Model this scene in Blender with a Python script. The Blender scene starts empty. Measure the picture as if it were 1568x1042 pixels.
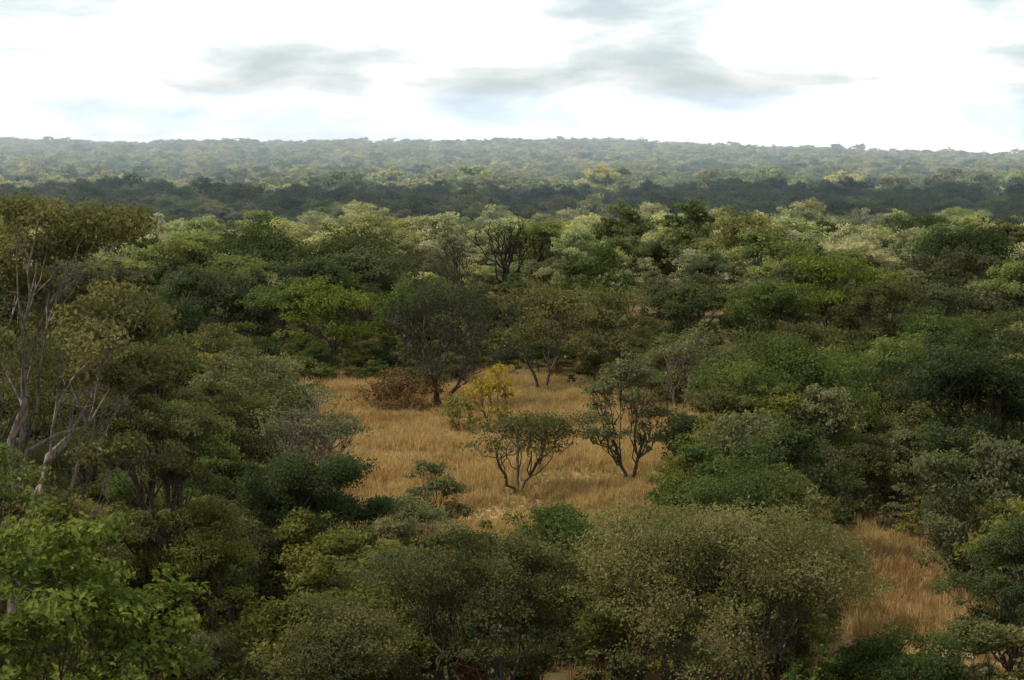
import bpy, math, numpy as np
from mathutils import Vector, noise as mnoise
scene=bpy.context.scene
R0=np.random.RandomState

# ------------------------------------------------------------------ terrain
def sstep(t):
    t=np.clip(t,0,1); return t*t*(3-2*t)
def gz(x,y):
    x=np.asarray(x,float); y=np.asarray(y,float)
    hill=16.5*np.clip(1-np.maximum(y,0)/60.0,0,1)**1.2
    bump=4.0*np.exp(-((x+11)**2/60+(y-44)**2/120))
    crest=27.5-19.5*sstep((x+50)/800.0)+1.6*np.sin(x/170.0+.6)+0.8*np.sin(x/61.0)+1.5*sstep(-x/700)
    ridge=crest*sstep((y-950)/1650.0)*(1-0.7*sstep((y-2600)/1500.0))
    und=(0.9*np.sin(x/37.0+y/51.0)+0.7*np.sin(y/83.0-x/120.0))*sstep((y-180)/200.0)
    sm=0.18*np.sin(x/5.3+y/9.0)+0.12*np.sin(x/2.9-y/4.1)
    return hill+bump+ridge+und+sm
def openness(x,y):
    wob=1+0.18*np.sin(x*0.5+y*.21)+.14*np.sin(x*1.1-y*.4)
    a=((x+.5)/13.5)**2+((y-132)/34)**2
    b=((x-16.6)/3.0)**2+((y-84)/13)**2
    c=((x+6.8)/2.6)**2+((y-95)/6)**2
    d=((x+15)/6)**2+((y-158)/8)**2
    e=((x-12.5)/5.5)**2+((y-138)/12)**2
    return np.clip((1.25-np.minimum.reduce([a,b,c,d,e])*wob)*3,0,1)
def tan_patch(x,y):
    return np.clip(1.6-(((x+445)/42)**2+((y-2060)/430)**2),0,1)

# ------------------------------------------------------------------ node helpers
def newmat(n):
    m=bpy.data.materials.new(n); m.use_nodes=True
    nt=m.node_tree; nt.nodes.clear()
    return m,nt,nt.nodes.new('ShaderNodeOutputMaterial')
def N(nt,t,**k):
    n=nt.nodes.new(t)
    for a,b in k.items(): setattr(n,a,b)
    return n
def math_(nt,op,a,b):
    n=N(nt,'ShaderNodeMath',operation=op)
    for i,v in enumerate((a,b)):
        if isinstance(v,(int,float)): n.inputs[i].default_value=v
        else: nt.links.new(v,n.inputs[i])
    return n.outputs[0]
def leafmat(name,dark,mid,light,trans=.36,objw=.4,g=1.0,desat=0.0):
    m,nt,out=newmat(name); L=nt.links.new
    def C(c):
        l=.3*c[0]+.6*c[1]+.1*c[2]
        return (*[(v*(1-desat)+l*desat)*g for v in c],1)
    at=N(nt,'ShaderNodeAttribute',attribute_name='v')
    oi=N(nt,'ShaderNodeObjectInfo')
    a=math_(nt,'MULTIPLY',at.outputs['Fac'],.75)
    b=math_(nt,'MULTIPLY',oi.outputs['Random'],objw)
    s=math_(nt,'ADD',a,b); s=math_(nt,'SUBTRACT',s,.07)
    cr=N(nt,'ShaderNodeValToRGB'); e=cr.color_ramp.elements
    e[0].position=.05;e[0].color=C(dark); e[1].position=.95;e[1].color=C(light)
    x=e.new(.5); x.color=C(mid)
    L(s,cr.inputs[0])
    p=N(nt,'ShaderNodeBsdfDiffuse'); L(cr.outputs[0],p.inputs['Color'])
    t=N(nt,'ShaderNodeBsdfTranslucent')
    mx=N(nt,'ShaderNodeMix',data_type='RGBA',blend_type='MULTIPLY'); mx.inputs[0].default_value=1
    L(cr.outputs[0],mx.inputs[6]); mx.inputs[7].default_value=(1.4,1.35,.75,1)
    L(mx.outputs[2],t.inputs['Color'])
    ms=N(nt,'ShaderNodeMixShader'); ms.inputs[0].default_value=trans
    L(p.outputs[0],ms.inputs[1]); L(t.outputs[0],ms.inputs[2]); L(ms.outputs[0],out.inputs[0])
    return m
def barkmat(name,c1,c2):
    m,nt,out=newmat(name); L=nt.links.new
    tc=N(nt,'ShaderNodeTexCoord'); mp=N(nt,'ShaderNodeMapping'); mp.inputs['Scale'].default_value=(6,6,1.6)
    no=N(nt,'ShaderNodeTexNoise'); no.inputs['Scale'].default_value=2.2; no.inputs['Detail'].default_value=4
    L(tc.outputs['Object'],mp.inputs[0]); L(mp.outputs[0],no.inputs['Vector'])
    cr=N(nt,'ShaderNodeValToRGB'); e=cr.color_ramp.elements
    e[0].position=.35;e[0].color=(*c1,1); e[1].position=.68;e[1].color=(*c2,1)
    L(no.outputs['Fac'],cr.inputs[0])
    p=N(nt,'ShaderNodeBsdfDiffuse')
    L(cr.outputs[0],p.inputs['Color']); L(p.outputs[0],out.inputs[0])
    return m
PAL={
 'G':((.028,.045,.018),(.078,.104,.034),(.17,.195,.062)),
 'B':((.050,.075,.018),(.13,.160,.036),(.25,.27,.07)),
 'D':((.020,.032,.018),(.048,.065,.030),(.105,.12,.046)),
 'O':((.034,.038,.019),(.090,.092,.039),(.195,.182,.078)),
 'P':((.050,.058,.034),(.115,.122,.062),(.22,.22,.11)),
 'Y':((.055,.060,.020),(.13,.135,.038),(.25,.235,.075)),
 'L':((.10,.085,.014),(.21,.17,.026),(.36,.27,.04)),
 'R':((.075,.045,.026),(.14,.085,.046),(.21,.14,.075)),
}
NM=dict(G='green',B='bright',D='dark',O='olive',P='pale',Y='yellow_green',L='yellow',R='dry_brown')
M={k:leafmat('leaf_'+NM[k],*v) for k,v in PAL.items()}
for k in 'GBDOPY': M['w'+k]=leafmat('leaf_wood_'+NM[k],*PAL[k],g=1.15,objw=.45,desat=.18)
for k in 'GPYO': M['s'+k]=leafmat('leaf_sunlit_'+NM[k],*PAL[k],g=2.15,objw=.45,desat=.28)  # same palettes brightened, sunlight painted into the leaf colour
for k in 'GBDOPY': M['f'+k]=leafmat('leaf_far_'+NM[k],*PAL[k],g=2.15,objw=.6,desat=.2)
BK=barkmat('bark_dark',(.045,.036,.028),(.13,.105,.085))
BD=barkmat('bark_dead',(.016,.013,.012),(.045,.036,.030))
BP=barkmat('bark_pale',(.09,.075,.062),(.27,.23,.19))

# ------------------------------------------------------------------ mesh building
class MB:
    def __init__(s): s.v=[];s.f=[];s.m=[];s.a=[];s.n=0
    def add(s,v,f,mi,a):
        s.v.append(v); s.f.append(f+s.n); s.n+=len(v)
        s.m.append(np.full(len(f),mi,np.int32)); s.a.append(a)
    def mesh(s,name,mats):
        v=np.concatenate(s.v).astype(np.float32); f=np.concatenate(s.f).astype(np.int32)
        me=bpy.data.meshes.new(name)
        me.vertices.add(len(v)); me.vertices.foreach_set('co',v.ravel())
        me.loops.add(f.size); me.loops.foreach_set('vertex_index',f.ravel())
        me.polygons.add(len(f)); me.polygons.foreach_set('loop_start',np.arange(0,f.size,4,dtype=np.int32))
        me.polygons.foreach_set('material_index',np.concatenate(s.m))
        mi=np.concatenate(s.m); me.polygons.foreach_set('use_smooth',(mi==0))
        for m in mats: me.materials.append(m)
        at=me.attributes.new('v','FLOAT','FACE'); at.data.foreach_set('value',np.concatenate(s.a).astype(np.float32))
        me.update(calc_edges=True)
        return me
def tube(mb,pts,rad,sides):
    pts=np.asarray(pts); n=len(pts)
    d=np.gradient(pts,axis=0); d/=np.linalg.norm(d,axis=1)[:,None]+1e-9
    ref=np.array([0.31,0.17,.93]) if abs(d[0][2])<.8 else np.array([.95,.2,.1])
    a=np.cross(d,ref); a/=np.linalg.norm(a,axis=1)[:,None]+1e-9
    b=np.cross(d,a)
    th=np.arange(sides)/sides*2*np.pi
    ring=pts[:,None,:]+np.asarray(rad)[:,None,None]*(np.cos(th)[None,:,None]*a[:,None,:]+np.sin(th)[None,:,None]*b[:,None,:])
    v=ring.reshape(-1,3)
    i=np.arange(n-1)[:,None]*sides; j=np.arange(sides)[None,:]; k=(j+1)%sides
    f=np.stack([i+j,i+k,i+k+sides,i+j+sides],-1).reshape(-1,4)
    mb.add(v,f,0,np.full(len(f),.5))
def bez(p0,p1,p2,n,rng,jit):
    t=np.linspace(0,1,n)[:,None]
    p=(1-t)**2*p0+2*t*(1-t)*p1+t*t*p2
    L=np.linalg.norm(p2-p0); j=rng.normal(0,1,(n,3))*jit*L; j[0]=0; j[-1]=0
    return p+j
def leaves(mb,c,rng,s,up=.5,asp=.55,outw=None):
    n=len(c)
    nr=rng.normal(0,1,(n,3)); nr/=np.linalg.norm(nr,axis=1)[:,None]
    nr[:,2]+=up
    if outw is not None: nr+=outw*.95
    nr/=np.linalg.norm(nr,axis=1)[:,None]
    a=np.cross(nr,rng.normal(0,1,(n,3))); a/=np.linalg.norm(a,axis=1)[:,None]+1e-9
    b=np.cross(nr,a)
    sz=(s*rng.uniform(.6,1.35,n))[:,None]
    fold=nr*sz*.12
    v=np.stack([c-a*sz*.5,c+b*sz*asp*.5+fold,c+a*sz*.5,c-b*sz*asp*.5+fold],1).reshape(-1,3)
    f=np.arange(n*4).reshape(-1,4)
    return v,f
def build_tree(name,seed,H,W,leaf='G',bark=BK,cb=.2,s=.15,dens=4,nl=10,cpl=12,flat=.7,stems=1,D=1.0,twig=0,tr=None,lr=1.0,lean=(0,0),up=.3,cap=60000,skirt=.3,layer=False,cr=1.0,tw=1.0,lead=.0,limb=1.0,asm=.2):
    rng=R0(seed); mb=MB(); Rr=W/2; Hc=H*(1-cb)
    tr=tr or (.021*H)
    lob=[]
    ns=0 if layer else int(nl*skirt)
    asym=rng.uniform(-asm,asm,2)*W
    for i in range(nl+ns):
        th=i*2.4+rng.uniform(-.6,.6)
        if i<nl:
            q=math.sqrt((i+.3)/nl)*rng.uniform(.75,1.1)*.72
            z=.30+.52*(1-q*q*1.5)+rng.uniform(-.2,.14)
        else:
            q=rng.uniform(.35,.8); z=rng.uniform(.02,.3)
        if layer: z=.25+.75*rng.uniform(0,1)*(1-.5*q)
        rl=W*rng.uniform(.12,.225)*lr*(1.15-.3*q)
        z=max(z,.05)
        lob.append([math.cos(th)*q*Rr+(lean[0]+asym[0])*z,math.sin(th)*q*Rr*D+(lean[1]+asym[1])*z,H*cb+Hc*z,rl,rl*flat*rng.uniform(.8,1.15)])
    lob=np.array(lob)
    top=(lob[:,2]+lob[:,4]).max(); lob[:,2]=H*cb*.8+(lob[:,2]-H*cb*.8)*(H*.97-H*cb*.8)/(top-H*cb*.8)
    st=[]
    fz=H*cb*(.75 if stems==1 else .85)+.16*H
    if lead: fz=lead*H
    for k in range(stems):
        th=k*2*math.pi/stems+rng.uniform(-.5,.5); off=0.04*W if stems==1 else .17*W
        top_=np.array([math.cos(th)*off+lean[0]*.2,math.sin(th)*off+lean[1]*.2,fz*rng.uniform(.85,1.1)])
        b0=np.array([math.cos(th)*tr*.8*(stems>1),math.sin(th)*tr*.8*(stems>1),-.4])
        p=bez(b0,b0*.7+top_*.3+np.array([rng.uniform(-.25,.25),rng.uniform(-.25,.25),fz*.2]),top_,7,rng,.03)
        r=np.linspace(tr,tr*(.4 if lead else .68),7)*(1 if stems==1 else .72); r[0]*=1.35
        tube(mb,p,r,8); st.append(p)
    clc=[];clr=[];lc=[]
    for (lx,ly,lz,rl,rv) in lob:
        k=int(np.argmin([np.hypot(p[-1][0]-lx,p[-1][1]-ly) for p in st])); p=st[k]
        s0=p[int(np.clip(6*lz*.62/fz,2,6))] if lead else p[rng.randint(3,7)]
        e=np.array([lx,ly,lz-rv*.2]); mid=s0*.5+e*.5+np.array([(lx-s0[0])*rng.uniform(-.05,.25),(ly-s0[1])*rng.uniform(-.05,.25),-.05*H])
        lp=bez(s0,mid,e,8,rng,.032)
        r1=tr*rng.uniform(.30,.52)*(1 if stems==1 else .8)*limb
        tube(mb,lp,np.linspace(r1,r1*.28,8),6)
        for c in range(cpl):
            d=rng.normal(0,1,3); d/=np.linalg.norm(d)
            if d[2]<-.2: d[2]*=-.7
            cc=np.array([lx,ly,lz])+d*np.array([rl,rl,rv])*rng.uniform(.55,1.3)
            cc[2]=max(cc[2],.15)
            rc=rl*rng.uniform(.20,.46)*cr
            clc.append(cc);clr.append(rc);lc.append((lx,ly,lz-rv*.4))
            q=lp[rng.randint(4,8)]
            tp=bez(q,q*.5+cc*.5+np.array([0,0,-.03*W]),cc,4,rng,.05)
            tube(mb,tp,np.linspace(r1*.3,r1*.09,4)*tw,4)
            for t in range(twig):
                dd=rng.normal(0,1,3); dd[2]=abs(dd[2])*.8; dd/=np.linalg.norm(dd)
                q2=tp[rng.randint(1,4)]
                tube(mb,bez(q2,q2+dd*rc*.6,q2+dd*rc*1.5+rng.normal(0,.2,3)*rc,4,rng,.06),np.linspace(r1*.12,r1*.04,4)*tw,3)
    clc=np.array(clc);clr=np.array(clr);lc=np.array(lc)
    n=int(min(cap,dens/.275*W*Hc*.8/s**2))
    if n>50:
        w=clr**2;w/=w.sum(); idx=rng.choice(len(clr),n,p=w)
        off=rng.normal(0,1,(n,3)); off/=np.linalg.norm(off,axis=1)[:,None]; off*=(rng.uniform(0,1,n)**.45)[:,None]*1.15
        off+=rng.normal(0,.12,(n,3))
        c=clc[idx]+off*clr[idx][:,None]*np.array([1.15,1.15,.62])
        o=c-lc[idx]; o/=np.linalg.norm(o,axis=1)[:,None]+1e-6
        v,f=leaves(mb,c,rng,s,up,outw=o)
        ct=rng.uniform(0,1,len(clr))
        a=np.clip(.5*rng.uniform(0,1,n)+.5*ct[idx],0,1)
        mb.add(v,f,1,a)
    return mb.mesh(name,[bark,M[leaf]])
def obj(name,me,loc=(0,0,0),rz=0):
    o=bpy.data.objects.new(name,me); o.location=loc; o.rotation_euler=(0,0,rz)
    scene.collection.objects.link(o); return o

# ------------------------------------------------------------------ ground
def axis(parts):
    out=[]
    for a,b,st in parts: out+=list(np.arange(a,b,st))
    out.append(parts[-1][1]); return np.array(out,float)
xs=axis([(-9000,-3000,600),(-3000,-800,110),(-800,-80,24),(-80,80,2),(80,800,24),(800,3000,110),(3000,9000,600)])
ys=axis([(-600,-20,60),(-20,200,2),(200,700,14),(700,3200,40),(3200,14000,600)])
X,Y=np.meshgrid(xs,ys); Z=gz(X,Y)
nx,ny=len(xs),len(ys)
me=bpy.data.meshes.new('ground')
i=np.arange(ny-1)[:,None]*nx+np.arange(nx-1)[None,:]
F=np.stack([i,i+1,i+1+nx,i+nx],-1).reshape(-1,4).astype(np.int32)
me.vertices.add(nx*ny); me.vertices.foreach_set('co',np.stack([X,Y,Z],-1).astype(np.float32).ravel())
me.loops.add(F.size); me.loops.foreach_set('vertex_index',F.ravel())
me.polygons.add(len(F)); me.polygons.foreach_set('loop_start',np.arange(0,F.size,4,dtype=np.int32))
me.polygons.foreach_set('use_smooth',np.ones(len(F),bool))
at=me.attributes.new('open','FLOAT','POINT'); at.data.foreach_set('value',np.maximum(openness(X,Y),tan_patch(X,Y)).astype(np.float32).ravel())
me.update(calc_edges=True)
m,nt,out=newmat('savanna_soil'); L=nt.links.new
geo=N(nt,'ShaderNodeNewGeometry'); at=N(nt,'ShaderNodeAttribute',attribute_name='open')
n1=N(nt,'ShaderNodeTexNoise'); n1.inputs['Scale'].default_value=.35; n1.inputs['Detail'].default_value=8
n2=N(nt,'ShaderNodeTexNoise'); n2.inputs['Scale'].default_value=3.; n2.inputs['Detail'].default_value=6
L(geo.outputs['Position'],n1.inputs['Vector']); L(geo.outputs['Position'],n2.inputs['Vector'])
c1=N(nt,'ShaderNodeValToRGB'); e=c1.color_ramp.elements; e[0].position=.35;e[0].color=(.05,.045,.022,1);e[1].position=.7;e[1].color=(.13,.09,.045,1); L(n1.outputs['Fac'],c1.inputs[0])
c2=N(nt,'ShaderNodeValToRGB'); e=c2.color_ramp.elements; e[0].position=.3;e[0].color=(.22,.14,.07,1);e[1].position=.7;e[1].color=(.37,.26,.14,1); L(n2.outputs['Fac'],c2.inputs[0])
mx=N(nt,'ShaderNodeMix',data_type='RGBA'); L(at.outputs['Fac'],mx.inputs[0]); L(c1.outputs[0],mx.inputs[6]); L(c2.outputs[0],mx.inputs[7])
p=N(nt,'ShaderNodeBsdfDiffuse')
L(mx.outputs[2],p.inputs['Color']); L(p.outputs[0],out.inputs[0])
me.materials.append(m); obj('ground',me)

# ------------------------------------------------------------------ named trees
T=[
('broadleaf_tree',-6.7,32,13.2,4.6,dict(leaf='B',cb=.05,s=.14,dens=4,nl=11,stems=2,up=.5,skirt=.8,lr=.9)),
('broadleaf_tree',-9.3,36,13.4,3.6,dict(leaf='G',cb=.05,s=.12,dens=3,nl=10,stems=2,skirt=.8,lr=.9)),
('tall_pale_trunked_tree',-11.0,44,18.0,7.8,dict(leaf='O',bark=BP,cb=.15,s=.12,dens=2.6,nl=14,cpl=10,flat=.45,twig=1,tr=.17,lr=.72,cr=1.05,skirt=.5,lead=.66,limb=.85,lean=(1.2,0))),
('savanna_tree',-15.5,62,13.4,8.5,dict(leaf='O',dens=3.4,nl=14,stems=2,skirt=.7)),
('savanna_tree',-11.4,68,12.0,6.0,dict(leaf='O',dens=3.2,nl=12,lr=.9,skirt=.8,cb=.1,lead=.5)),
('savanna_tree',-17.5,84,12.0,7.5,dict(leaf='O',dens=3.4,skirt=.7,lead=.5)),
('savanna_tree',-12.2,76,9.6,5.6,dict(leaf='G',dens=3.4,skirt=.7,lead=.5)),
('bushy_tree',-9.6,66,7.2,5.2,dict(leaf='Y',dens=3.0,stems=3,skirt=.7)),
('layered_tree',-7.4,80,7.3,6.4,dict(leaf='D',cb=.08,flat=.3,dens=5.2,nl=17,layer=True,lr=1.1)),
('sparse_tree',-10.3,100,7.7,6.4,dict(leaf='P',bark=BP,cb=.2,dens=.9,twig=3,flat=.55,tw=2)),
('savanna_tree',-13.2,92,8.6,6,dict(leaf='O',dens=3.4)),
('savanna_tree',-20,105,9.6,8.5,dict(leaf='O')),
('savanna_tree',-16.5,125,6.8,7,dict(leaf='P',dens=2.6)),
('savanna_tree',-24,130,7.7,8.5,dict(leaf='D')),
('savanna_tree',-21.5,150,6.4,7.5,dict(leaf='O',dens=3)),
('savanna_tree',-12.8,117,5.4,5,dict(leaf='O',dens=2.8)),
('bushy_tree',-.9,62,7.5,7.8,dict(leaf='O',cb=.3,dens=3.4,nl=16,stems=4,lr=.85,flat=.55,skirt=.1)),
('bushy_tree',6.4,62.5,8.3,10.8,dict(leaf='O',cb=.32,dens=3.6,nl=22,stems=5,lr=.8,flat=.55,skirt=.1)),
('bushy_tree',-6.0,59,5.9,6.2,dict(leaf='O',dens=3.2,nl=12,stems=3)),
('bushy_tree',-5.0,70,5.2,5.0,dict(leaf='P',dens=2.6,nl=12,stems=3,twig=1)),
('bushy_tree',11.6,61,4.6,5.2,dict(leaf='G',dens=3.6,nl=10,stems=3)),
('bushy_tree',9.6,74,7.3,6.0,dict(leaf='G',dens=3.6)),
('bushy_tree',2.0,76,5.6,5.2,dict(leaf='G',dens=3.2)),
('bushy_tree',5.4,80,4.4,4.6,dict(leaf='D',dens=3.4)),
('bushy_tree',-4.2,86,4.2,4.8,dict(leaf='P',dens=2.8,stems=3)),
('umbrella_thorn_tree',.25,113,4.7,8.8,dict(leaf='O',cb=.48,flat=.3,dens=2.4,nl=16,stems=3,lr=.78,tr=.13,lean=(.6,0),skirt=.2,twig=1)),
('savanna_tree',6.5,114,7.6,5.8,dict(leaf='P',cb=.28,dens=2.4,nl=15,stems=2,lr=.85,skirt=.4,flat=.8,asm=.04,twig=1)),
('shrub',-3.9,103,3.3,4.0,dict(leaf='P',cb=.03,dens=3,stems=4,nl=14,lr=.8,skirt=.7,asm=.05)),
('combretum_tree',-5,151,10.2,11.8,dict(leaf='D',cb=.26,dens=1.1,nl=18,cpl=16,stems=3,twig=3,tr=.24,lr=.8,flat=.7,tw=1.3,asm=.05)),
('yellow_leaved_tree',-1.3,140,4.6,4.4,dict(leaf='L',cb=.1,dens=1.6,stems=2)),
('yellow_leaved_tree',-3.2,135,2.9,3.2,dict(leaf='Y',cb=.1,dens=2,stems=2)),
('dry_thicket',-8.2,149,2.9,6.8,dict(leaf='R',cb=.02,dens=3,stems=5,twig=3,nl=13)),
('shrub',-5.2,100,1.6,2.2,dict(leaf='O',cb=.05,dens=2.2,stems=3)),
('shrub',10.2,118,3.9,4.8,dict(leaf='D',cb=.1,dens=3,stems=2)),
('sparse_tree',12.2,147,6.4,6,dict(leaf='P',bark=BP,dens=1.5,twig=3,stems=2,cb=.35)),
('savanna_tree',14.4,112,9.0,10.2,dict(leaf='G',cb=.2,dens=4,nl=15,skirt=.5)),
('savanna_tree',22.8,99,10.9,9.4,dict(leaf='D',cb=.15,dens=4.2,nl=15,lead=.5)),
('savanna_tree',28,112,9.8,8.5,dict(leaf='O')),
('savanna_tree',17.3,70,6.4,5.0,dict(leaf='D',dens=4.4,skirt=.8)),
('shrub',20,94,4.8,4.8,dict(leaf='P',cb=.05,dens=2,twig=2,stems=3)),
('shrub',17.2,102,4.4,4.6,dict(leaf='O',cb=.05,dens=2.6,stems=3)),
('savanna_tree',21.5,126,7.6,9.5,dict(leaf='G')),
('savanna_tree',29,142,7.8,10,dict(leaf='G')),
('savanna_tree',19.5,146,6.8,8.5,dict(leaf='O')),
('savanna_tree',37,152,7.4,9.5,dict(leaf='O')),
('savanna_tree',34,128,9.9,9.5,dict(leaf='D')),
('savanna_tree',2.4,164,8.6,9.6,dict(leaf='O',dens=2.6,twig=1,stems=2,cb=.3)),
('savanna_tree',8.5,172,7.6,8.8,dict(leaf='O',dens=3.4,cb=.38)),
('savanna_tree',-15.5,176,8.0,9.2,dict(leaf='B',cb=.4)),
('savanna_tree',-9.5,180,8.0,8.8,dict(leaf='G',cb=.4)),
('savanna_tree',-21,186,7.8,8.8,dict(leaf='G',cb=.4)),
('savanna_tree',-28,168,7.6,9,dict(leaf='D')),
('savanna_tree',15,178,7.8,9.6,dict(leaf='D')),
('savanna_tree',23,176,8.2,9.8,dict(leaf='G')),
('savanna_tree',31,172,8.2,9.8,dict(leaf='O')),
('broad_crowned_tree',-18,230,11.3,14,dict(leaf='D',nl=18)),
('broad_crowned_tree',-28,236,11.0,15,dict(leaf='D',nl=18)),
('dead_tree',-.9,238,12.7,10.5,dict(bark=BD,dens=0,cb=.42,twig=1,nl=12,cpl=6,tr=.32,flat=.6,cr=1.6,tw=1.5,skirt=0,asm=.03)),
('dead_tree',-6.5,246,11.4,8.5,dict(bark=BK,leaf='P',dens=.35,cb=.15,twig=3,nl=12,cpl=9,tr=.22,tw=1.6,cr=1.3)),
('layered_tree',31,200,9.2,12.5,dict(leaf='B',flat=.28,nl=15,cb=.3,layer=True)),
('broad_crowned_tree',29,270,12,13,dict(leaf='wY',nl=16)),
('broad_crowned_tree',54,250,10.8,15,dict(leaf='D',nl=16)),
('savanna_tree',9,214,8.8,11,dict(leaf='G')),
]
hx=[];hy=[];hw=[]
for k,(nm,x,y,zt,W,kw) in enumerate(T):
    z=float(gz(x,y)); kw=dict(kw); kw.setdefault('s',max(.105,.0016*y))
    me=build_tree(nm,100+k,zt-z,W,**kw)
    obj(nm,me,(x,y,z-.05)); hx.append(x);hy.append(y);hw.append(W)
hx=np.array(hx);hy=np.array(hy);hw=np.array(hw)

# ------------------------------------------------------------------ scatter
def scatter(name,coll,P,rot,scl,idx):
    me=bpy.data.meshes.new(name); n=len(P)
    me.vertices.add(n); me.vertices.foreach_set('co',P.astype(np.float32).ravel())
    for an,ty,d,key in (('rot','FLOAT_VECTOR',rot,'vector'),('scl','FLOAT_VECTOR',scl,'vector')):
        a=me.attributes.new(an,ty,'POINT'); a.data.foreach_set(key,d.astype(np.float32).ravel())
    a=me.attributes.new('idx','INT','POINT'); a.data.foreach_set('value',idx.astype(np.int32))
    o=obj(name,me)
    ng=bpy.data.node_groups.new(name+'_nodes','GeometryNodeTree')
    ng.interface.new_socket('Geometry',in_out='INPUT',socket_type='NodeSocketGeometry')
    ng.interface.new_socket('Geometry',in_out='OUTPUT',socket_type='NodeSocketGeometry')
    gi=ng.nodes.new('NodeGroupInput'); go=ng.nodes.new('NodeGroupOutput')
    ip=ng.nodes.new('GeometryNodeInstanceOnPoints'); ci=ng.nodes.new('GeometryNodeCollectionInfo')
    ci.inputs['Collection'].default_value=coll; ci.inputs['Separate Children'].default_value=True; ci.inputs['Reset Children'].default_value=True
    def na(nm,ty):
        q=ng.nodes.new('GeometryNodeInputNamedAttribute'); q.data_type=ty; q.inputs['Name'].default_value=nm
        return [s for s in q.outputs if s.enabled and s.name=='Attribute'][0]
    er=ng.nodes.new('FunctionNodeEulerToRotation')
    ng.links.new(gi.outputs[0],ip.inputs['Points']); ng.links.new(ci.outputs[0],ip.inputs['Instance'])
    ip.inputs['Pick Instance'].default_value=True
    ng.links.new(na('idx','INT'),ip.inputs['Instance Index'])
    ng.links.new(na('rot','FLOAT_VECTOR'),er.inputs[0]); ng.links.new(er.outputs[0],ip.inputs['Rotation'])
    ng.links.new(na('scl','FLOAT_VECTOR'),ip.inputs['Scale'])
    ng.links.new(ip.outputs[0],go.inputs[0])
    md=o.modifiers.new('scatter','NODES'); md.node_group=ng
    return o
def proto(cname,meshes):
    c=bpy.data.collections.new(cname)
    for i,me in enumerate(meshes):
        c.objects.link(bpy.data.objects.new('%s_%02d'%(cname,i),me))
    return c
def jgrid(x0,x1,y0,y1,st,rng):
    gx,gy=np.meshgrid(np.arange(x0,x1,st),np.arange(y0,y1,st))
    gx=gx.ravel()+rng.uniform(-.5,.5,gx.size)*st; gy=gy.ravel()+rng.uniform(-.5,.5,gy.size)*st
    return gx,gy
def vnoise(x,y,sc,seed=0):
    return np.array([mnoise.noise(Vector((a/sc+seed*7.3,b/sc,seed*3.1))) for a,b in zip(x,y)])
rng=R0(5)

near=[build_tree('bush_near_%d'%i,400+i,6,[7,6,7.5,6.5,6,7][i],leaf=l,s=.18,dens=3.4,nl=[9,8,11,8,8,9][i],stems=[1,2,3,2,3,1][i],cb=[.2,.1,.12,.25,.1,.22][i],skirt=[.2,.6,.5,.2,.6,.2][i]) for i,l in enumerate(['G','O','O','D','P','Y'])]
cn=proto('bushland_tree',near)
gx,gy=jgrid(-60,60,64,200,4.5,rng)
mh=np.full(len(gx),8.5); r=gx/gy
mh=np.where((r>-.085)&(r<.088)&(gy<125),np.minimum(mh,18.5-.182*gy),mh)
mh=np.where((r>-.125)&(r<-.05)&(gy<130)&(gy>85),np.minimum(mh,18.5-.14*gy),mh)
mh=np.where((r>.165)&(r<.235)&(gy<86),np.minimum(mh,18.5-.24*gy),mh)
mh=np.where((r<-.085),np.minimum(mh,18.5-.085*gy),mh)
mh=np.where((r>.088),np.minimum(mh,18.5-.088*gy),mh)
mh=np.where((np.abs(r)<.12)&(gy>160),np.minimum(mh,3.2),mh)
keep=(openness(gx,gy)<.01)&(np.abs(gx)<.27*gy+26)&(mh>1.4)
for x,y,w in zip(hx,hy,hw): keep&=((gx-x)**2+(gy-y)**2)>(w*.36)**2
gx,gy,mh=gx[keep],gy[keep],mh[keep]; n=len(gx)
hh=np.minimum(rng.uniform(2.6,7.6,n),mh*rng.uniform(.75,1,n))/6.
P=np.stack([gx,gy,gz(gx,gy)-.1],1)
ws=np.clip(hh,.45,1.1)*rng.uniform(.9,1.2,n)
rot=np.zeros((n,3)); rot[:,2]=rng.uniform(0,6.28,n)
scatter('bushland',cn,P,rot,np.stack([ws,ws,hh],1),rng.randint(0,6,n))

mid_l=['wG','wO','wG','wD','wO','wB','wP','wD','sG','sP','sY','sO']
MH=[8,7.5,9,8,7,8.5,7,8,8,7,8,7.5]; MW=[8.5,9,8,10,7.5,9.5,7,8,9,8,8,9]
mid=[build_tree('wood_mid_%02d'%i,500+i,MH[i],MW[i],leaf=l,s=.32,dens=3.4,cpl=10,flat=[.8,.6,.75,.6,.7,.4][i%6],nl=[9,10,8,11,8,11][i%6],cb=.2) for i,l in enumerate(mid_l)]
far_l=['fG','fO','fD','fY','fP','fG']
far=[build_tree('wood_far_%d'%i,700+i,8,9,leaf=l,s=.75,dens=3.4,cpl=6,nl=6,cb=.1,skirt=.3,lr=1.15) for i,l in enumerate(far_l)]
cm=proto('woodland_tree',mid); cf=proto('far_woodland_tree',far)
gx,gy=jgrid(-330,330,60,640,6.4,rng)
inside=(np.abs(gx)<.27*gy+26)
keep=(np.abs(gx)<.34*gy+45)&(~((gy<197)&inside))
for x,y,w in zip(hx,hy,hw): keep&=((gx-x)**2+(gy-y)**2)>(w*.42)**2
gx,gy=gx[keep],gy[keep]
nv=vnoise(gx,gy,38,1)
kk=rng.uniform(0,1,len(gx))<np.clip(.9+nv*.8,.4,1); gx,gy,nv=gx[kk],gy[kk],nv[kk]
P=np.stack([gx,gy,gz(gx,gy)-.1],1); n=len(gx)
sc=np.clip(.9+.4*nv+rng.normal(0,.18,n),.5,1.4)
front=(np.abs(gx+3*gy/250)<11)&(gy>192)&(gy<300); sc=np.where(front,np.minimum(sc,.6),sc)
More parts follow.
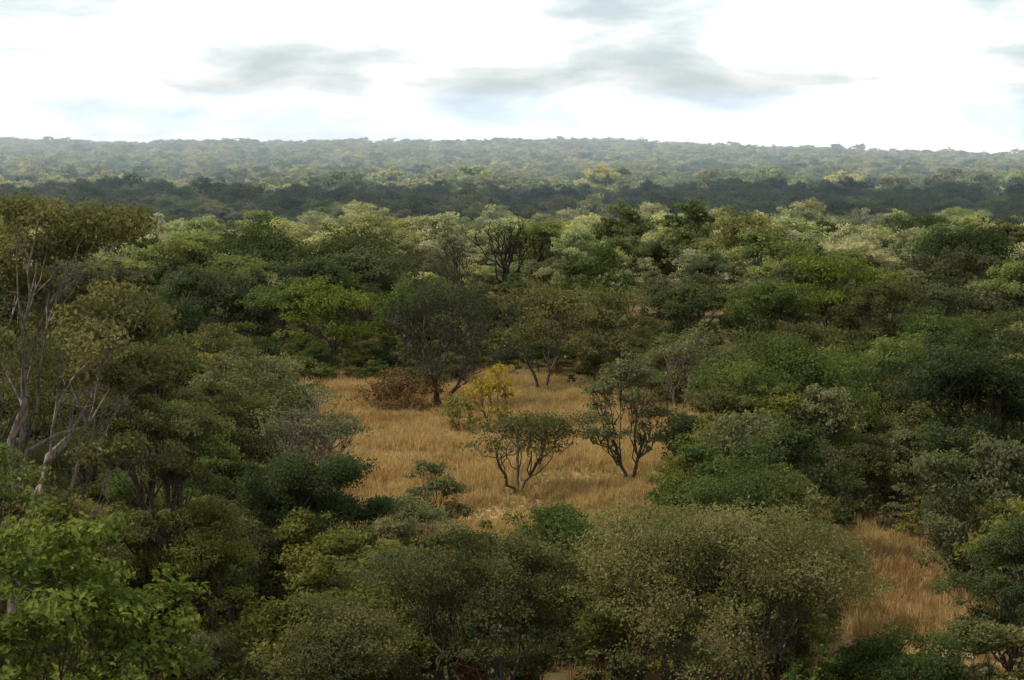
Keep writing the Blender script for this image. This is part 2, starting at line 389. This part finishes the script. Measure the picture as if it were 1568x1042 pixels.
scl=np.stack([sc*rng.uniform(.9,1.2,n),sc*rng.uniform(.9,1.2,n),sc*rng.uniform(.8,1.15,n)],1)
rot=np.zeros((n,3)); rot[:,2]=rng.uniform(0,6.28,n)
nn=vnoise(gx,gy,45,9); u=rng.uniform(0,1,n)+nn*.6
idx=np.where((gy>250)&(gy<430),np.where(u>.2,rng.choice([8,9,9,10,11],n),rng.randint(0,8,n)),np.where(gy>=430,rng.choice([0,1,3,7,3,7],n),rng.choice([0,1,2,3,4,6,7,0,5],n)))  # sun-painted copies in the bright band, darker tints in the shaded band behind
scatter('woodland_trees',cm,P,rot,scl,idx)
gx,gy=jgrid(-1100,1100,640,2750,10.5,rng)
keep=(np.abs(gx)<.29*gy+60)&(tan_patch(gx,gy)<.3)
gx,gy=gx[keep],gy[keep]
nv=vnoise(gx,gy,70,3)
kk=rng.uniform(0,1,len(gx))<np.clip(.8+nv*1.0,.25,1); gx,gy,nv=gx[kk],gy[kk],nv[kk]; n=len(gx)
P=np.stack([gx,gy,gz(gx,gy)-.2],1)
sc=np.clip(1+.35*nv+rng.normal(0,.25,n),.55,1.9)
scl=np.stack([sc*rng.uniform(.9,1.4,n),sc*rng.uniform(.9,1.4,n),sc*rng.uniform(.8,1.2,n)],1)
rot=np.zeros((n,3)); rot[:,2]=rng.uniform(0,6.28,n)
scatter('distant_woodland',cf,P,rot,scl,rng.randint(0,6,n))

sh=[build_tree('shrub_p%d'%i,900+i,1.8,[2.2,2.6,2.0,2.2,1.8][i],leaf=l,s=.14,dens=2.6,cb=.03,stems=3,nl=7,cpl=8,twig=1,tr=.03) for i,l in enumerate(['O','G','P','Y','R'])]
cs=proto('undergrowth_shrub',sh)
gx,gy=jgrid(-75,75,50,215,1.9,rng)
op=openness(gx,gy); nv=vnoise(gx,gy,9,5)
keep=(rng.uniform(0,1,len(gx))<np.where(op>.5,.02,np.where(op>.02,.3,.5))*np.clip(1+nv*1.4,.1,1.4))&(np.abs(gx)<.28*gy+20)
gx,gy=gx[keep],gy[keep]; n=len(gx)
P=np.stack([gx,gy,gz(gx,gy)-.05],1); sc=rng.uniform(.35,1.25,n)
sc=np.where(openness(gx,gy)>.3,sc*.45,sc)
scl=np.stack([sc,sc,sc*rng.uniform(.8,1.3,n)],1); rot=np.zeros((n,3)); rot[:,2]=rng.uniform(0,6.28,n)
scatter('undergrowth_shrubs',cs,P,rot,scl,rng.choice([0,0,0,1,1,2,2,2,3,3,4],n))

# grass
M['S']=leafmat('dry_grass',(.195,.125,.060),(.35,.242,.122),(.51,.39,.215),trans=.4)
M['S2']=leafmat('green_grass',(.13,.11,.050),(.23,.19,.088),(.36,.295,.14),trans=.4)
M['S3']=leafmat('rust_grass',(.16,.092,.045),(.295,.18,.09),(.43,.30,.155),trans=.4)
def tuft(name,seed,h,mat,nb=50):
    rng=R0(seed); V=[];Fc=[];A=[];k=0
    for i in range(nb):
        th=rng.uniform(0,6.28); r=rng.uniform(0,.32); b=np.array([math.cos(th)*r,math.sin(th)*r,0])
        d=np.array([math.cos(th+rng.uniform(-1,1)),math.sin(th+rng.uniform(-1,1)),0]); hh=h*rng.uniform(.55,1.15)
        l=rng.uniform(.08,.4)*hh; w=rng.uniform(.006,.015); ph=rng.uniform(0,6.28); s=np.array([math.cos(ph),math.sin(ph),0])*w
        m_=b+d*l*.35+np.array([0,0,hh*.6]); t=b+d*l+np.array([0,0,hh])
        V+= [b-s,b+s,m_+s,m_-s,t+s*.5,t-s*.5]; Fc+=[[k,k+1,k+2,k+3],[k+3,k+2,k+4,k+5]]; a=rng.uniform(0,1); A+=[a,a]; k+=6
    mb=MB(); mb.add(np.array(V),np.array(Fc),1,np.array(A)); return mb.mesh(name,[BK,M[mat]])
gt=[tuft('tuft_%d'%i,i,[.6,.74,.54,.84,.44,.66][i],['S','S','S','S','S2','S3'][i]) for i in range(6)]
cg=proto('grass_tuft',gt)
gx,gy=jgrid(-60,60,56,185,.46,rng)
op=openness(gx,gy)
keep=(rng.uniform(0,1,len(gx))<np.where(op>.02,1,.15))&(np.abs(gx)<.27*gy+6)
gx,gy=gx[keep],gy[keep]; n=len(gx)
nv=vnoise(gx,gy,6,8); nv2=vnoise(gx,gy,2,11); nv3=vnoise(gx,gy,8,14)
P=np.stack([gx,gy,gz(gx,gy)-.03],1); sc=np.clip(.88+.45*nv+.35*nv2+rng.normal(0,.1,n),.4,1.5)
scl=np.stack([sc,sc,sc],1); rot=np.zeros((n,3)); rot[:,2]=rng.uniform(0,6.28,n); rot[:,0]=rng.normal(0.0,.08,n); rot[:,1]=rng.normal(.08,.08,n)
idx=np.where(nv+rng.normal(0,.06,n)<-.16,rng.choice([4,4,2],n),np.where(nv3+rng.normal(0,.1,n)>.14,5,rng.randint(0,4,n)))
scatter('dry_grass',cg,P,rot,scl,idx)

# ------------------------------------------------------------------ sun, added shade sheet, haze, sky
S=Vector((-.6,.05,.78)).normalized()
sd=bpy.data.lights.new('sun','SUN'); sd.energy=5.0; sd.angle=math.radians(.5); sd.color=(1,.94,.83)
so=bpy.data.objects.new('sun',sd); so.rotation_euler=S.to_track_quat('Z','Y').to_euler(); scene.collection.objects.link(so)
A=560.
cx=np.arange(-1900,1300,25.); cy=np.arange(-500,2900,20.)
X,Y=np.meshgrid(cx,cy); px=X-S.x/S.z*A; py=Y-S.y/S.z*A
yk=[-600,0,150,190,230,250,400,430,460,620,650,680,760,800,860,1000,1250,1400,1700,2000,2300,3000]
dk=[.7,.24,.22,.36,.30,.0,.0,.5,.95,.95,.7,.1,.1,.7,.8,.7,.3,.0,.0,.0,.0,.1]  # sheet opacity by ground distance, shaped to cast light and dark bands
wob=np.array([mnoise.noise(Vector((a/170,b/200,2.)))+.5*mnoise.noise(Vector((a/45,b/60,6.))) for a,b in zip(px.ravel(),py.ravel())]).reshape(px.shape)
den=np.interp(py+wob*45*np.clip(py/300,0.2,3),yk,dk)+wob*.25*(py>450)+wob*.4*(py<230)
den=np.clip(den,0,1)
nx,ny=len(cx),len(cy); i=np.arange(ny-1)[:,None]*nx+np.arange(nx-1)[None,:]
F=np.stack([i,i+1,i+1+nx,i+nx],-1).reshape(-1,4).astype(np.int32)
dq=den.ravel()[F].max(1); F=F[dq>.01]
me=bpy.data.meshes.new('added_shade_cloud'); me.vertices.add(nx*ny); me.vertices.foreach_set('co',np.stack([X,Y,A-den*25+wob*8],-1).astype(np.float32).ravel())
me.loops.add(F.size); me.loops.foreach_set('vertex_index',F.ravel()); me.polygons.add(len(F)); me.polygons.foreach_set('loop_start',np.arange(0,F.size,4,dtype=np.int32))
me.polygons.foreach_set('use_smooth',np.ones(len(F),bool))
a=me.attributes.new('den','FLOAT','POINT'); a.data.foreach_set('value',den.astype(np.float32).ravel()); me.update(calc_edges=True)
m,nt,out=newmat('shade_cloud_veil'); L=nt.links.new
at=N(nt,'ShaderNodeAttribute',attribute_name='den'); f=math_(nt,'MULTIPLY',at.outputs['Fac'],.97)
tp=N(nt,'ShaderNodeBsdfTransparent'); tl=N(nt,'ShaderNodeBsdfTranslucent'); tl.inputs[0].default_value=(.6,.62,.65,1)
ms=N(nt,'ShaderNodeMixShader'); L(f,ms.inputs[0]); L(tp.outputs[0],ms.inputs[1]); L(tl.outputs[0],ms.inputs[2]); L(ms.outputs[0],out.inputs[0])
me.materials.append(m); obj('added_shade_cloud',me)  # unseen sheet above the frame, added to dim the sun in bands

# haze volume
HY0,HY1,HZ=320,2700,48
bx=[(-2500,HY0,-20),(2500,HY0,-20),(2500,HY1,-20),(-2500,HY1,-20),(-2500,HY0,HZ),(2500,HY0,HZ),(2500,HY1,HZ),(-2500,HY1,HZ)]
me=bpy.data.meshes.new('haze'); me.from_pydata(bx,[],[(3,2,1,0),(4,5,6,7),(0,1,5,4),(1,2,6,5),(2,3,7,6),(3,0,4,7)])
m,nt,out=newmat('haze_air'); v=N(nt,'ShaderNodeVolumeScatter'); v.inputs['Color'].default_value=(.62,.84,1,1); v.inputs['Density'].default_value=.00058; v.inputs['Anisotropy'].default_value=0.0
nt.links.new(v.outputs[0],out.inputs['Volume']); me.materials.append(m); obj('atmospheric_haze',me)

w=bpy.data.worlds.new('World'); scene.world=w; w.use_nodes=True; nt=w.node_tree; nt.nodes.clear(); L=nt.links.new
out=N(nt,'ShaderNodeOutputWorld')
sky=N(nt,'ShaderNodeTexSky',sky_type='NISHITA'); sky.sun_disc=False; sky.sun_elevation=math.asin(S.z); sky.sun_rotation=math.atan2(S.x,S.y)%(2*math.pi)
b1=N(nt,'ShaderNodeBackground'); b1.inputs[1].default_value=.12; L(sky.outputs[0],b1.inputs[0])
tc=N(nt,'ShaderNodeTexCoord'); mp=N(nt,'ShaderNodeMapping'); mp.inputs['Scale'].default_value=(12,12,42); mp.inputs['Location'].default_value=(1.3,6.4,3.72)
L(tc.outputs['Generated'],mp.inputs[0])
no=N(nt,'ShaderNodeTexNoise'); no.inputs['Scale'].default_value=1.; no.inputs['Detail'].default_value=7; no.inputs['Roughness'].default_value=.55; no.inputs['Distortion'].default_value=.3
L(mp.outputs[0],no.inputs['Vector'])
cr=N(nt,'ShaderNodeValToRGB'); e=cr.color_ramp.elements; e[0].position=.30;e[0].color=(.60,.70,.73,1); e[1].position=.56;e[1].color=(1.28,1.30,1.30,1)
x=e.new(.43); x.color=(.84,.92,.94,1)
L(no.outputs['Fac'],cr.inputs[0])
sx=N(nt,'ShaderNodeSeparateXYZ'); L(tc.outputs['Generated'],sx.inputs[0])
mr=N(nt,'ShaderNodeMapRange'); mr.inputs[1].default_value=.1; mr.inputs[2].default_value=.5; mr.inputs[3].default_value=1.1; mr.inputs[4].default_value=.78; L(sx.outputs[2],mr.inputs[0])
hz=N(nt,'ShaderNodeValToRGB'); e=hz.color_ramp.elements; e[0].position=0.006; e[0].color=(1.45,1.85,2.5,1); e[1].position=.034; e[1].color=(1,1,1,1)
L(sx.outputs[2],hz.inputs[0])
mx=N(nt,'ShaderNodeMix',data_type='RGBA',blend_type='MULTIPLY'); mx.inputs[0].default_value=1; L(cr.outputs[0],mx.inputs[6]); L(hz.outputs[0],mx.inputs[7])
b2=N(nt,'ShaderNodeBackground'); L(mr.outputs[0],b2.inputs[1]); L(mx.outputs[2],b2.inputs[0])
ms=N(nt,'ShaderNodeMixShader'); ms.inputs[0].default_value=.95; L(b1.outputs[0],ms.inputs[1]); L(b2.outputs[0],ms.inputs[2]); L(ms.outputs[0],out.inputs[0])

# ------------------------------------------------------------------ camera
cd=bpy.data.cameras.new('camera'); cd.lens=72.2; cd.sensor_width=36; cd.clip_end=20000; cd.clip_start=.5
cd.dof.use_dof=True; cd.dof.focus_distance=120; cd.dof.aperture_fstop=4.5
co=bpy.data.objects.new('camera',cd); co.location=(0,0,18.5); co.rotation_euler=(math.radians(90-5.1),0,0)
scene.collection.objects.link(co); scene.camera=co
scene.view_settings.view_transform='Standard'; scene.view_settings.look='None'
